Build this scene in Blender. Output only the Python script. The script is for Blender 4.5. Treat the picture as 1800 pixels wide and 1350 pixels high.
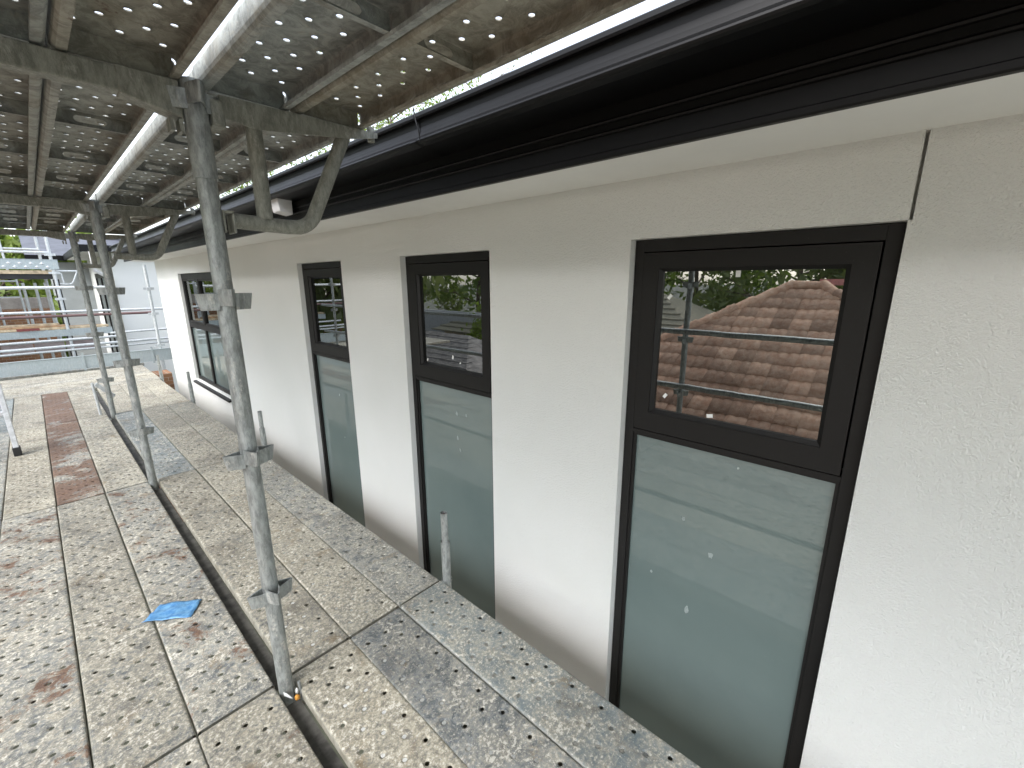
import bpy, math, random
from mathutils import Vector, Matrix
random.seed(7)
S = bpy.context.scene
C = S.collection
for o in list(bpy.data.objects): bpy.data.objects.remove(o)
R = math.radians

# ------------------------------------------------------------------ camera
CAM_H = 1.42
yaw, pitch, roll = R(47.607), R(13.506), R(0.284)
f = Vector((math.sin(yaw)*math.cos(pitch), math.cos(yaw)*math.cos(pitch), -math.sin(pitch)))
r0 = Vector((math.cos(yaw), -math.sin(yaw), 0)); d0 = f.cross(r0)
rr = r0*math.cos(roll) + d0*math.sin(roll); dd = -r0*math.sin(roll) + d0*math.cos(roll)
cam = bpy.data.cameras.new('camera'); cam.sensor_width = 36; cam.lens = 757.48/1800*36
cam.clip_start = 0.02; cam.clip_end = 2000
co = bpy.data.objects.new('camera', cam); C.objects.link(co)
M = Matrix((rr, -dd, -f)).transposed().to_4x4(); M.translation = (0, 0, CAM_H)
co.matrix_world = M
S.camera = co

# ------------------------------------------------------------------ sky, sun, exposure
SUN_EL, SUN_AZ = R(48), R(-98)          # azimuth measured from +Y towards +X
w = bpy.data.worlds.new('World'); S.world = w; w.use_nodes = True
wn = w.node_tree; wn.nodes.clear()
sky = wn.nodes.new('ShaderNodeTexSky'); sky.sky_type = 'NISHITA'; sky.sun_disc = False
sky.sun_elevation = SUN_EL; sky.sun_rotation = SUN_AZ; sky.air_density = 1.0; sky.dust_density = 2.0; sky.ozone_density = 1.0
hs = wn.nodes.new('ShaderNodeHueSaturation'); hs.inputs['Saturation'].default_value = 0.42
bg = wn.nodes.new('ShaderNodeBackground'); bg.inputs['Strength'].default_value = 0.15
wo = wn.nodes.new('ShaderNodeOutputWorld')
wn.links.new(sky.outputs[0], hs.inputs['Color']); wn.links.new(hs.outputs[0], bg.inputs['Color']); wn.links.new(bg.outputs[0], wo.inputs[0])
sl = bpy.data.lights.new('sun', 'SUN'); sl.energy = 0.5; sl.angle = R(40); sl.color = (1, .99, .97)
so = bpy.data.objects.new('sun', sl); C.objects.link(so)
sd = Vector((math.sin(SUN_AZ)*math.cos(SUN_EL), math.cos(SUN_AZ)*math.cos(SUN_EL), math.sin(SUN_EL)))
so.rotation_euler = sd.to_track_quat('Z', 'Y').to_euler()
S.view_settings.view_transform = 'Standard'; S.view_settings.look = 'None'; S.view_settings.gamma = 1
S.view_settings.use_curve_mapping = False
S.view_settings.exposure = 1.98
S.cycles.use_denoising = True
S.cycles.max_bounces = 8; S.cycles.diffuse_bounces = 6; S.cycles.glossy_bounces = 4
S.cycles.transparent_max_bounces = 12; S.cycles.sample_clamp_indirect = 8

# ------------------------------------------------------------------ material helpers
class NT:
    def __init__(s, name):
        s.m = bpy.data.materials.new(name); s.m.use_nodes = True; s.t = s.m.node_tree
        s.b = s.t.nodes['Principled BSDF']; s.out = s.t.nodes['Material Output']
    def n(s, typ, **kw):
        x = s.t.nodes.new(typ)
        for k, v in kw.items():
            if hasattr(x, k) and not k[0].isupper(): setattr(x, k, v)
            else: x.inputs[k].default_value = v
        return x
    def l(s, a, b): s.t.links.new(a, b)
    def noise(s, vec, scale, detail=4, rough=.6, dist=0):
        x = s.n('ShaderNodeTexNoise'); x.inputs['Scale'].default_value = scale; x.inputs['Detail'].default_value = detail
        x.inputs['Roughness'].default_value = rough; x.inputs['Distortion'].default_value = dist
        if vec is not None: s.l(vec, x.inputs['Vector'])
        return x.outputs['Fac']
    def ramp(s, fac, a, b):
        x = s.n('ShaderNodeMapRange'); x.clamp = True; x.interpolation_type = 'SMOOTHSTEP'
        x.inputs['From Min'].default_value = a if not hasattr(a, 'links') else 0
        x.inputs['From Max'].default_value = b if not hasattr(b, 'links') else 1
        if hasattr(a, 'links'): s.l(a, x.inputs['From Min'])
        if hasattr(b, 'links'): s.l(b, x.inputs['From Max'])
        s.l(fac, x.inputs['Value']); return x.outputs['Result']
    def mix(s, fac, a, b, mode='MIX'):
        x = s.n('ShaderNodeMix'); x.data_type = 'RGBA'; x.blend_type = mode
        for v, i in ((fac, 0), (a, 6), (b, 7)):
            if hasattr(v, 'links'): s.l(v, x.inputs[i])
            elif i == 0: x.inputs[0].default_value = v
            else: x.inputs[i].default_value = (*v, 1)
        return x.outputs[2]
    def math(s, op, a, b=0.0):
        x = s.n('ShaderNodeMath'); x.operation = op
        for v, i in ((a, 0), (b, 1)):
            if hasattr(v, 'links'): s.l(v, x.inputs[i])
            else: x.inputs[i].default_value = v
        return x.outputs[0]
    def coord(s, per_object=True):
        tc = s.n('ShaderNodeTexCoord')
        if not per_object: return tc.outputs['Object']
        oi = s.n('ShaderNodeObjectInfo'); sc = s.n('ShaderNodeVectorMath'); sc.operation = 'SCALE'
        cmb = s.n('ShaderNodeCombineXYZ')
        s.l(oi.outputs['Random'], cmb.inputs[0]); s.l(oi.outputs['Random'], cmb.inputs[1]); s.l(oi.outputs['Random'], cmb.inputs[2])
        s.l(cmb.outputs[0], sc.inputs[0]); sc.inputs['Scale'].default_value = 57.0
        ad = s.n('ShaderNodeVectorMath'); ad.operation = 'ADD'
        s.l(tc.outputs['Object'], ad.inputs[0]); s.l(sc.outputs[0], ad.inputs[1])
        s.oi = oi
        return ad.outputs[0]
    def bump(s, h, strength=.3, dist=.002):
        x = s.n('ShaderNodeBump'); x.inputs['Strength'].default_value = strength; x.inputs['Distance'].default_value = dist
        s.l(h, x.inputs['Height']); s.l(x.outputs[0], s.b.inputs['Normal'])
    def col(s, c):
        if hasattr(c, 'links'): s.l(c, s.b.inputs['Base Color'])
        else: s.b.inputs['Base Color'].default_value = (*c, 1)
    def set(s, **kw):
        for k, v in kw.items():
            k = k.replace('_', ' ')
            if hasattr(v, 'links'): s.l(v, s.b.inputs[k])
            else: s.b.inputs[k].default_value = v

def simple(name, c, rough=.6, metal=0, var=.12, scale=8, bump=0, bscale=60, c2=None):
    t = NT(name); v = t.coord(); n = t.noise(v, scale, 6, .65)
    c2 = c2 or tuple(x*(1-var*2) for x in c); hi = tuple(min(1, x*(1+var)) for x in c)
    t.col(t.mix(t.ramp(n, .3, .7), c2, hi)); t.set(Roughness=rough, Metallic=metal)
    if bump: t.bump(t.noise(v, bscale, 4), bump, .002)
    return t.m

# render / stucco
def mk_render():
    t = NT('stucco_render'); v = t.coord(False)
    big = t.noise(v, 1.3, 3, .5); t.col(t.mix(t.ramp(big, .3, .7), (.775, .79, .755), (.81, .82, .79)))
    a = t.noise(v, 330, 2, .6); b = t.noise(v, 175, 3, .65); c = t.noise(v, 7, 3)
    h = t.math('ADD', t.math('MULTIPLY', a, .55), t.math('ADD', b, t.math('MULTIPLY', c, .5)))
    t.bump(h, 1.0, .006); t.set(Roughness=.9); return t.m
M_RENDER = mk_render()
M_SOFFIT = simple('soffit_paint', (.86, .865, .835), .75, var=.02, scale=2)
def mk_black(name, c, rough, dust=.35):
    t = NT(name); v = t.coord(False); n = t.noise(v, 5, 6, .7); n2 = t.noise(v, 160, 3, .7)
    d = t.math('MULTIPLY', t.ramp(n2, .60, .75), t.ramp(n, .4, .7))
    t.col(t.mix(t.math('MULTIPLY', d, dust), c, (.12, .12, .11)))
    rn = t.n('ShaderNodeMapRange'); rn.inputs['To Min'].default_value = rough-.06; rn.inputs['To Max'].default_value = rough+.12
    t.l(n, rn.inputs['Value']); t.set(Roughness=rn.outputs[0], Specular_IOR_Level=.24); return t.m
M_GUTTER = mk_black('black_gutter_steel', (.0028, .0028, .003), .40, .06)
M_FRAME = mk_black('black_window_aluminium', (.014, .0135, .013), .42, .25)
M_ROOF = simple('dark_roof', (.10, .105, .125), .55, var=.15, scale=4)

def mk_glass():
    t = NT('clear_glazing'); t.t.nodes.remove(t.b)
    fr = t.n('ShaderNodeFresnel'); fr.inputs['IOR'].default_value = 3.15
    tr = t.n('ShaderNodeBsdfTransparent'); tr.inputs[0].default_value = (.42, .46, .45, 1)
    gl = t.n('ShaderNodeBsdfGlossy'); gl.inputs['Roughness'].default_value = .004; gl.inputs['Color'].default_value = (.97, 1, .98, 1)
    v = t.coord(False); bm = t.n('ShaderNodeBump'); bm.inputs['Strength'].default_value = .025; bm.inputs['Distance'].default_value = .01
    t.l(t.noise(v, 3.0, 2), bm.inputs['Height']); t.l(bm.outputs[0], gl.inputs['Normal'])
    mx = t.n('ShaderNodeMixShader'); t.l(fr.outputs[0], mx.inputs[0]); t.l(tr.outputs[0], mx.inputs[1]); t.l(gl.outputs[0], mx.inputs[2])
    t.l(mx.outputs[0], t.out.inputs[0]); return t.m
M_GLASS = mk_glass()
def mk_frost():
    t = NT('frosted_glazing'); v = t.coord(False)
    n = t.noise(v, 2.2, 4, .6); s = t.noise(v, 55, 5, .75)
    c = t.mix(t.ramp(n, .3, .7), (.125, .168, .163), (.145, .19, .182))
    c = t.mix(t.math('MULTIPLY', t.ramp(s, .60, .80), .10), c, (.5, .52, .5)); t.col(c)
    t.set(Roughness=.5, Specular_IOR_Level=.3, Coat_Weight=1.0, Coat_Roughness=.015, Coat_IOR=1.9)
    return t.m
M_FROST = mk_frost()

# galvanised tube with cement splashes
def mk_galv(name, lo, hi, splash=.35, metal=.45, rough=.45, brown=.15):
    t = NT(name); v = t.coord()
    st = t.n('ShaderNodeMapping'); t.l(v, st.inputs[0]); st.inputs['Scale'].default_value = (1, 1, .30)
    a = t.noise(st.outputs[0], 70, 5, .75, .3); b = t.noise(v, 95, 4, .7); c = t.noise(st.outputs[0], 24, 6, .78)
    base = t.mix(t.ramp(a, .32, .68), lo, hi)
    base = t.mix(t.math('MULTIPLY', t.ramp(t.noise(v, 6, 5), .50, .72), brown), base, (.17, .14, .085))
    sp = t.math('MULTIPLY', t.ramp(c, .54, .66), t.ramp(b, .38, .58))
    sp = t.math('MULTIPLY', sp, splash)
    t.col(t.mix(sp, base, (.60, .58, .52)))
    mt = t.math('MULTIPLY', t.math('SUBTRACT', 1.0, sp), metal)
    rn = t.n('ShaderNodeMapRange'); rn.inputs['To Min'].default_value = rough-.14; rn.inputs['To Max'].default_value = rough+.2
    t.l(a, rn.inputs['Value'])
    t.set(Metallic=mt, Roughness=rn.outputs[0])
    t.bump(t.math('ADD', t.math('MULTIPLY', c, 2.2), b), .7, .003); return t.m
M_TUBE = mk_galv('galvanised_tube', (.225, .24, .233), (.44, .465, .452), .85, .5, .38)
M_TUBE_B = mk_galv('bright_galvanised_tube', (.46, .49, .50), (.66, .69, .69), .3, .3, .4, .05)
M_STEEL_D = mk_galv('dirty_galvanised_bearer', (.18, .183, .155), (.345, .348, .30), .5, .25, .55, .25)
M_TOE = mk_galv('toe_board_steel', (.33, .385, .395), (.43, .485, .495), .45, .2, .5, .08)

def mk_plank():
    t = NT('scaffold_plank_steel'); v = t.coord(); oi = t.oi
    cs = t.n('ShaderNodeSeparateColor'); t.l(oi.outputs['Color'], cs.inputs[0])
    cem, rust, blue = cs.outputs[0], cs.outputs[1], cs.outputs[2]
    ge = t.n('ShaderNodeNewGeometry'); sx = t.n('ShaderNodeSeparateXYZ'); t.l(ge.outputs['True Normal'], sx.inputs[0])
    up = t.ramp(sx.outputs[2], .35, .8)
    n_l = t.noise(v, 5, 4, .6, .5); n_m = t.noise(v, 19, 7, .74, .9); n_f = t.noise(v, 75, 4, .72); n_x = t.noise(v, 170, 2, .7)
    n_s = t.noise(v, 9, 6, .72, 1.0)
    # bare metal
    g = t.mix(t.ramp(n_m, .36, .64), (.08, .09, .097), (.285, .305, .308))
    g = t.mix(t.math('MULTIPLY', blue, .62), g, (.21, .265, .275))
    # cement film
    cc = t.mix(t.ramp(n_f, .30, .68), (.148, .136, .103), (.49, .45, .35))
    cc = t.mix(t.math('MULTIPLY', t.ramp(n_l, .50, .70), .5), cc, (.33, .27, .165))
    thr = t.math('SUBTRACT', 1.03, cem)
    cov = t.math('ADD', t.math('MULTIPLY', n_s, .28), t.math('ADD', t.math('MULTIPLY', n_m, .42), t.math('MULTIPLY', n_f, .30)))
    cf = t.ramp(cov, t.math('SUBTRACT', thr, .13), t.math('ADD', thr, .10))
    top = t.mix(t.math('MULTIPLY', cf, .95), g, cc)
    # dark smears and scuffs
    top = t.mix(t.math('MULTIPLY', t.ramp(t.math('ADD', t.math('MULTIPLY', n_l, .5), t.math('MULTIPLY', n_m, .5)), .53, .61), .58), top, (.085, .09, .095))
    br_ = t.ramp(t.math('ADD', t.math('MULTIPLY', t.noise(v, 7, 3, .6, .6), .7), t.math('MULTIPLY', n_f, .3)), .57, .66); top = t.mix(t.math('MULTIPLY', br_, .62), top, (.165, .115, .055))
    # pale splatter: ragged lumps and fine flecks
    lump = t.ramp(t.math('ADD', t.math('MULTIPLY', n_f, .65), t.math('MULTIPLY', n_s, .35)), .555, .595)
    fl = t.ramp(n_x, .60, .67)
    spl = t.math('MAXIMUM', t.math('MULTIPLY', lump, .7), t.math('MULTIPLY', fl, .55))
    top = t.mix(spl, top, (.64, .625, .565))
    # rust
    rn = t.math('ADD', t.math('MULTIPLY', t.noise(v, 5.0, 4, .6, .6), .45), t.math('ADD', t.math('MULTIPLY', n_m, .36), t.math('MULTIPLY', n_f, .19)))
    rt = t.math('SUBTRACT', .76, t.math('MULTIPLY', rust, .40))
    rf = t.ramp(rn, rt, t.math('ADD', rt, .045))
    rc = t.mix(t.ramp(n_f, .35, .65), (.072, .033, .020), (.17, .09, .05))
    top = t.mix(t.math('MULTIPLY', rf, .85), top, rc)
    # sides and underside: dull stained galvanising
    un = t.mix(t.ramp(n_m, .35, .65), (.21, .20, .16), (.40, .385, .32)); un = t.mix(blue, un, t.mix(t.ramp(n_m, .35, .65), (.21, .225, .212), (.42, .445, .425)))
    un = t.mix(t.math('MULTIPLY', t.ramp(n_l, .52, .66), .35), un, (.20, .165, .105))
    un = t.mix(t.math('MULTIPLY', rf, .8), un, (.09, .035, .022))
    un = t.mix(t.math('MULTIPLY', lump, .35), un, (.45, .42, .34))
    pv = t.n('ShaderNodeMapRange'); pv.inputs['To Min'].default_value = .84; pv.inputs['To Max'].default_value = 1.14; t.l(oi.outputs['Random'], pv.inputs['Value'])
    lv = t.n('ShaderNodeMapRange'); lv.inputs['From Min'].default_value = .3; lv.inputs['From Max'].default_value = .7; lv.inputs['To Min'].default_value = .80; lv.inputs['To Max'].default_value = 1.16
    t.l(t.noise(v, 2.3, 3, .55, .5), lv.inputs['Value'])
    hv = t.n('ShaderNodeHueSaturation'); t.l(t.math('MULTIPLY', pv.outputs[0], lv.outputs[0]), hv.inputs['Value']); t.l(top, hv.inputs['Color']); top = hv.outputs[0]
    t.col(t.mix(up, un, top))
    t.bump(t.math('ADD', n_f, t.math('MULTIPLY', n_x, .5)), .55, .003)
    t.set(Roughness=.72); return t.m
M_PLANK = mk_plank()
M_GAP = simple('gap_infill_steel', (.11, .107, .097), .7, .2, var=.3, scale=14)
M_WHITE = simple('white_plastic', (.74, .74, .73), .4, var=.03)
M_INT_W = simple('interior_white', (.62, .62, .60), .6, var=.03)
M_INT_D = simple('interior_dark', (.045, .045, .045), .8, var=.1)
M_PUTTY = simple('putty_smudge', (.30, .35, .34), .6, var=.12, scale=90)
M_DAB = simple('white_dab', (.78, .79, .77), .5, var=.03)
def mk_tape():
    t = NT('blue_masking_tape'); v = t.coord(); n = t.noise(v, 45, 5, .7)
    t.col(t.mix(t.ramp(n, .3, .7), (.04, .17, .39), (.17, .37, .58))); t.set(Roughness=.45)
    t.bump(n, .5, .004); return t.m
M_TAPE = mk_tape()
M_ALU = simple('brushed_aluminium', (.66, .67, .68), .4, .35, var=.1, scale=30)
M_RUBBER = simple('black_rubber', (.02, .02, .02), .7)
M_TIMBER = simple('sawn_timber', (.40, .265, .15), .8, var=.2, scale=12)
M_TIMBER_P = simple('pale_timber', (.56, .45, .30), .8, var=.2, scale=12)
M_RED = simple('red_paint', (.22, .06, .055), .5)
M_REDTUBE = simple('red_oxide_tube', (.17, .105, .10), .6, .2)
M_BUTT = simple('orange_foam', (.62, .29, .05), .8, var=.25, scale=60)
M_SHADEWALL = simple('shade_painted_render', (.42, .45, .45), .9, var=.06, scale=2, bump=.3, bscale=120)  # scaffold deck's shade on the rear wall is put into this grey
M_CREAM = simple('cream_render', (.70, .62, .46), .9, var=.06)
M_FENCE = simple('pale_fence', (.48, .49, .50), .8, var=.06)
def mk_tile(name, a, b, moss):
    t = NT(name); v = t.coord(); oi = t.oi
    n = t.noise(v, 9, 6, .7, .4); n2 = t.noise(v, 45, 5, .7)
    c = t.mix(t.ramp(n, .3, .7), a, b)
    dk = t.n('ShaderNodeMapRange'); dk.inputs['To Min'].default_value = .62; dk.inputs['To Max'].default_value = 1.18; t.l(oi.outputs['Random'], dk.inputs['Value'])
    hv = t.n('ShaderNodeHueSaturation'); t.l(dk.outputs[0], hv.inputs['Value']); t.l(c, hv.inputs['Color'])
    c = t.mix(t.math('MULTIPLY', t.ramp(n2, .55, .68), .5), hv.outputs[0], moss)
    t.col(t.mix(t.math('MULTIPLY', t.ramp(t.noise(v, 14, 6, .75), .55, .7), .35), c, (.14, .11, .09))); t.set(Roughness=.85)
    t.bump(n2, .4, .004); return t.m
M_TILE = mk_tile('terracotta_tile', (.46, .25, .155), (.64, .43, .30), (.62, .56, .44))
M_TILE_G = mk_tile('greenish_old_tile', (.23, .22, .165), (.33, .30, .22), (.30, .32, .22))
def mk_brick():
    t = NT('brickwork'); v = t.coord(False)
    br = t.n('ShaderNodeTexBrick'); br.inputs['Scale'].default_value = 4.0; br.inputs['Mortar Size'].default_value = .012
    br.inputs['Color1'].default_value = (.32, .17, .09, 1); br.inputs['Color2'].default_value = (.22, .11, .06, 1); br.inputs['Mortar'].default_value = (.38, .34, .28, 1)
    mp = t.n('ShaderNodeMapping'); mp.inputs['Rotation'].default_value = (R(90), 0, 0); t.l(v, mp.inputs[0]); t.l(mp.outputs[0], br.inputs['Vector'])
    t.col(br.outputs[0]); t.set(Roughness=.9); return t.m
M_BRICK = mk_brick()
def mk_leaf(name, a, b):
    t = NT(name); v = t.coord(); n = t.noise(v, 1.6, 4); n2 = t.noise(v, 14, 2)
    t.col(t.mix(t.math('ADD', t.math('MULTIPLY', t.ramp(n, .35, .65), .6), t.math('MULTIPLY', n2, .4)), a, b))
    t.set(Roughness=.6, Specular_IOR_Level=.3)
    tl = t.n('ShaderNodeBsdfTranslucent'); tl.inputs[0].default_value = (b[0]*1.5, b[1]*1.6, b[2]*.9, 1)
    mx = t.n('ShaderNodeMixShader'); mx.inputs[0].default_value = .35
    t.l(t.b.outputs[0], mx.inputs[1]); t.l(tl.outputs[0], mx.inputs[2]); t.l(mx.outputs[0], t.out.inputs[0]); return t.m
M_LEAF_D = mk_leaf('dark_foliage', (.04, .07, .022), (.15, .20, .065))
M_LEAF_L = mk_leaf('light_foliage', (.07, .115, .03), (.22, .28, .075))
M_LEAF_G = mk_leaf('grey_green_foliage', (.07, .09, .045), (.20, .23, .11))
M_BARK = simple('bark', (.15, .115, .085), .9, var=.35, scale=9, bump=.6, bscale=25)
M_GROUND = simple('ground_grass_and_soil', (.085, .09, .065), .95, var=.2, scale=1.5)

# ------------------------------------------------------------------ mesh helpers
class MB:
    def __init__(s): s.v = []; s.f = []; s.smooth = []
    def add(s, vs, fs, sm=False):
        o = len(s.v); s.v += [tuple(p) for p in vs]; s.f += [tuple(i+o for i in q) for q in fs]; s.smooth += [sm]*len(fs); return s
    def box(s, a, b):
        x0, y0, z0 = a; x1, y1, z1 = b
        if x0 > x1: x0, x1 = x1, x0
        if y0 > y1: y0, y1 = y1, y0
        if z0 > z1: z0, z1 = z1, z0
        return s.add([(x0,y0,z0),(x1,y0,z0),(x1,y1,z0),(x0,y1,z0),(x0,y0,z1),(x1,y0,z1),(x1,y1,z1),(x0,y1,z1)],
                     [(0,3,2,1),(4,5,6,7),(0,1,5,4),(1,2,6,5),(2,3,7,6),(3,0,4,7)])
    def tube(s, pts, r, n=14, cap=True):
        pts = [Vector(p) for p in pts]; rs = r if isinstance(r, (list, tuple)) else [r]*len(pts)
        vs = []; fs = []
        t0 = (pts[1]-pts[0]).normalized(); ref = Vector((0,0,1)) if abs(t0.z) < .9 else Vector((1,0,0))
        u = t0.cross(ref).normalized()
        for i, p in enumerate(pts):
            if i == 0: t = t0
            elif i == len(pts)-1: t = (pts[i]-pts[i-1]).normalized()
            else: t = ((pts[i+1]-p).normalized() + (p-pts[i-1]).normalized()).normalized()
            u = (u - t*u.dot(t)).normalized(); w_ = t.cross(u)
            vs += [p + (u*math.cos(2*math.pi*k/n) + w_*math.sin(2*math.pi*k/n))*rs[i] for k in range(n)]
        for i in range(len(pts)-1):
            for k in range(n): fs.append((i*n+k, i*n+(k+1)%n, (i+1)*n+(k+1)%n, (i+1)*n+k))
        s.add(vs, fs, True)
        if cap:
            m = len(pts)-1
            s.add([vs[k] for k in range(n)], [tuple(reversed(range(n)))]); s.add([vs[m*n+k] for k in range(n)], [tuple(range(n))])
        return s
    def hollow(s, a, b, r, ri, n=16):
        a = Vector(a); b = Vector(b); s.tube([a, b], r, n, False)
        s.tube([b, a], ri, n, False)
        return s
    def sweep(s, prof, y0, y1, closed=False, sm=False):     # profile of (x,z) along Y
        n = len(prof); vs = [(x, y0, z) for x, z in prof] + [(x, y1, z) for x, z in prof]
        fs = [(i, (i+1) % n, n+(i+1) % n, n+i) for i in range(n if closed else n-1)]
        s.add(vs, fs, sm)
        if closed: s.add(vs, [tuple(range(n))[::-1], tuple(range(n, 2*n))])
        return s
    def mesh(s, name):
        m = bpy.data.meshes.new(name); m.from_pydata(s.v, [], s.f)
        m.polygons.foreach_set('use_smooth', s.smooth); m.update(); return m
    def build(s, name, mat, parent=None, bevel=0):
        return link(name, s.mesh(name), mat, parent, bevel)
def link(name, me, mat, parent=None, bevel=0):
    o = bpy.data.objects.new(name, me); C.objects.link(o)
    if mat and not me.materials: me.materials.append(mat)
    if parent: o.parent = parent
    if bevel:
        b = o.modifiers.new('bevel', 'BEVEL'); b.width = bevel; b.segments = 2; b.limit_method = 'ANGLE'
    return o
def tag(o, label=None, cat=None, group=None, kind=None):
    if label: o['label'] = label
    if cat: o['category'] = cat
    if group: o['group'] = group
    if kind: o['kind'] = kind
    return o
def thing(name, label, cat, loc=(0,0,0), rz=0, group=None):
    o = bpy.data.objects.new(name, None); C.objects.link(o); o.location = loc; o.rotation_euler = (0,0,rz); o.empty_display_size = .1
    return tag(o, label, cat, group)
def copy_tree(o, parent=None):
    c = o.copy(); C.objects.link(c); c.parent = parent
    for ch in o.children: copy_tree(ch, c)
    return c
ORD = ['first', 'second', 'third', 'fourth', 'fifth', 'sixth', 'seventh', 'eighth']

# ------------------------------------------------------------------ setting: ground
GZ = -2.9
tag(MB().add([(-400,-400,GZ),(400,-400,GZ),(400,400,GZ),(-400,400,GZ)], [(0,1,2,3)]).build('ground', M_GROUND), kind='structure')

# ------------------------------------------------------------------ the white house
XW, XF, XG = 1.455, 1.490, 1.512
SOF = 1.752; YEND = 9.15; Y0 = -2.6
house = thing('white_house', 'white rendered house wall with black windows, black gutter and pale soffit', 'house', (XW, 3, GZ))
def H(o): o.matrix_parent_inverse = house.matrix_basis.inverted(); return o
house.matrix_basis = Matrix.Translation((XW, 3, GZ))
WINS = [(.036, .760, -.62, 1.557), (1.465, 2.187, -.62, 1.557), (2.890, 3.607, -.62, 1.557), (6.02, 7.69, .02, 1.535)]
GROOVES = [(.0275, .0345, 1.557, SOF+.03), (3.6085, 3.6115, 1.557, SOF+.03)]
def wall():
    ys = sorted(set([Y0, YEND] + [y for q in WINS for y in q[:2]] + [y for q in GROOVES for y in q[:2]]))
    zs = sorted(set([GZ, SOF+.03] + [z for q in WINS for z in q[2:]] + [z for q in GROOVES for z in q[2:]]))
    m = MB()
    def inside(y, z, L): return any(a < y < b and c < z < d for a, b, c, d in L)
    for i in range(len(ys)-1):
        for k in range(len(zs)-1):
            y0, y1, z0, z1 = ys[i], ys[i+1], zs[k], zs[k+1]; yc, zc = (y0+y1)/2, (z0+z1)/2
            if inside(yc, zc, WINS): continue
            x = XW + (.035 if inside(yc, zc, GROOVES) else 0)
            m.add([(x,y0,z0),(x,y0,z1),(x,y1,z1),(x,y1,z0)], [(0,1,2,3)])
    for a, b, c, d in WINS:
        e = XW+.10
        m.add([(XW,a,c),(XW,a,d),(e,a,d),(e,a,c)], [(0,1,2,3)]); m.add([(XW,b,c),(XW,b,d),(e,b,d),(e,b,c)], [(3,2,1,0)])
        m.add([(XW,a,d),(XW,b,d),(e,b,d),(e,a,d)], [(0,1,2,3)]); m.add([(XW,a,c),(XW,b,c),(e,b,c),(e,a,c)], [(3,2,1,0)])
    for a, b, c, d in GROOVES:
        e = XW+.035
        m.add([(XW,a,c),(XW,a,d),(e,a,d),(e,a,c)], [(0,1,2,3)]); m.add([(XW,b,c),(XW,b,d),(e,b,d),(e,b,c)], [(3,2,1,0)])
    # returns
    m.add([(XW,YEND,GZ),(8,YEND,GZ),(8,YEND,SOF+.03),(XW,YEND,SOF+.03)], [(3,2,1,0)])
    m.add([(XW,Y0,GZ),(8,Y0,GZ),(8,Y0,SOF+.03),(XW,Y0,SOF+.03)], [(0,1,2,3)])
    m.add([(8,Y0,GZ),(8,YEND,GZ),(8,YEND,SOF+.03),(8,Y0,SOF+.03)], [(0,1,2,3)])
    return H(m.build('wall', M_RENDER, house))
wall()
XFA = 1.139; GY0, GY1 = -2.9, 9.62
H(MB().box((XFA+.016, GY0+.05, SOF), (XW+.05, GY1-.03, SOF+.012)).build('soffit', M_SOFFIT, house))
# fascia: board with two raised beads and a bottom lip
fas = [(XFA+.014,SOF-.006),(XFA,SOF-.006),(XFA-.003,SOF-.002),(XFA-.003,SOF+.010),(XFA,SOF+.013),(XFA,1.804),(XFA-.005,1.806),(XFA-.0075,1.810),(XFA-.005,1.814),(XFA,1.816),
       (XFA,1.832),(XFA-.005,1.834),(XFA-.0075,1.838),(XFA-.005,1.842),(XFA,1.844),(XFA,1.95),(XFA+.014,1.95)]
H(MB().sweep(fas, GY0, GY1, True).build('fascia', M_GUTTER, house))
def gutter():
    p = [(1.016,1.966),(1.012,1.960),(1.001,1.960),(.998,1.966),(.998,1.976),(1.002,1.980),(1.009,1.980),(1.013,1.975),(1.017,1.966),(1.020,1.953),(1.022,1.940)]
    p += [(1.020,1.925),(1.016,1.912),(1.012,1.906),(1.006,1.903),(1.002,1.899),(1.001,1.894),(1.003,1.889),(1.009,1.885),(1.030,1.881),(1.136,1.874),(1.136,1.960)]
    m = MB(); m.sweep(p, GY0-.02, GY1+.02, False, False)
    n = len(p); idx = list(range(8, n))
    m.add([(p[i][0], GY1+.02, p[i][1]) for i in idx], [tuple(range(len(idx)))]); m.add([(p[i][0], GY0-.02, p[i][1]) for i in idx], [tuple(range(len(idx)))[::-1]])
    g = H(m.build('gutter', M_GUTTER, house))
    q = [(x-.0025 if x < 1.1 else x, z-.0025) for x, z in p[3:]]
    for y in (1.36, 6.2):
        o = MB().sweep([(x+.0, z) for x, z in q[:-1]], y, y+.035).build('joint_strap', M_GUTTER, g)
    pts = [(1.0,1.36,1.99),(.985,1.345,1.985),(.984,1.335,1.955),(.99,1.33,1.92),(.992,1.325,1.885)]
    MB().tube(pts, .0022, 8).build('tie_wire', M_GUTTER, g)
    return g
gutter()
# roof
H(MB().add([(1.10,GY0,1.985),(1.10,GY1+.02,1.985),(6.2,YEND-3.5,4.0),(6.2,GY0,4.0),(9,GY1,1.985),(9,GY0,1.985)], [(0,3,2,1),(1,2,4),(2,3,5,4)]).build('roof', M_ROOF, house))
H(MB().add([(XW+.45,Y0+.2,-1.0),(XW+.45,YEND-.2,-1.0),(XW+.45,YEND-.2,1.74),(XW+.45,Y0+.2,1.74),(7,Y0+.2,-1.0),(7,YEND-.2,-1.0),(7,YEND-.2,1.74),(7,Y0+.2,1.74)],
     [(4,5,6,7),(0,1,5,4),(3,7,6,2),(0,4,7,3),(1,2,6,5)]).build('interior_lining', M_INT_D, house))

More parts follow.
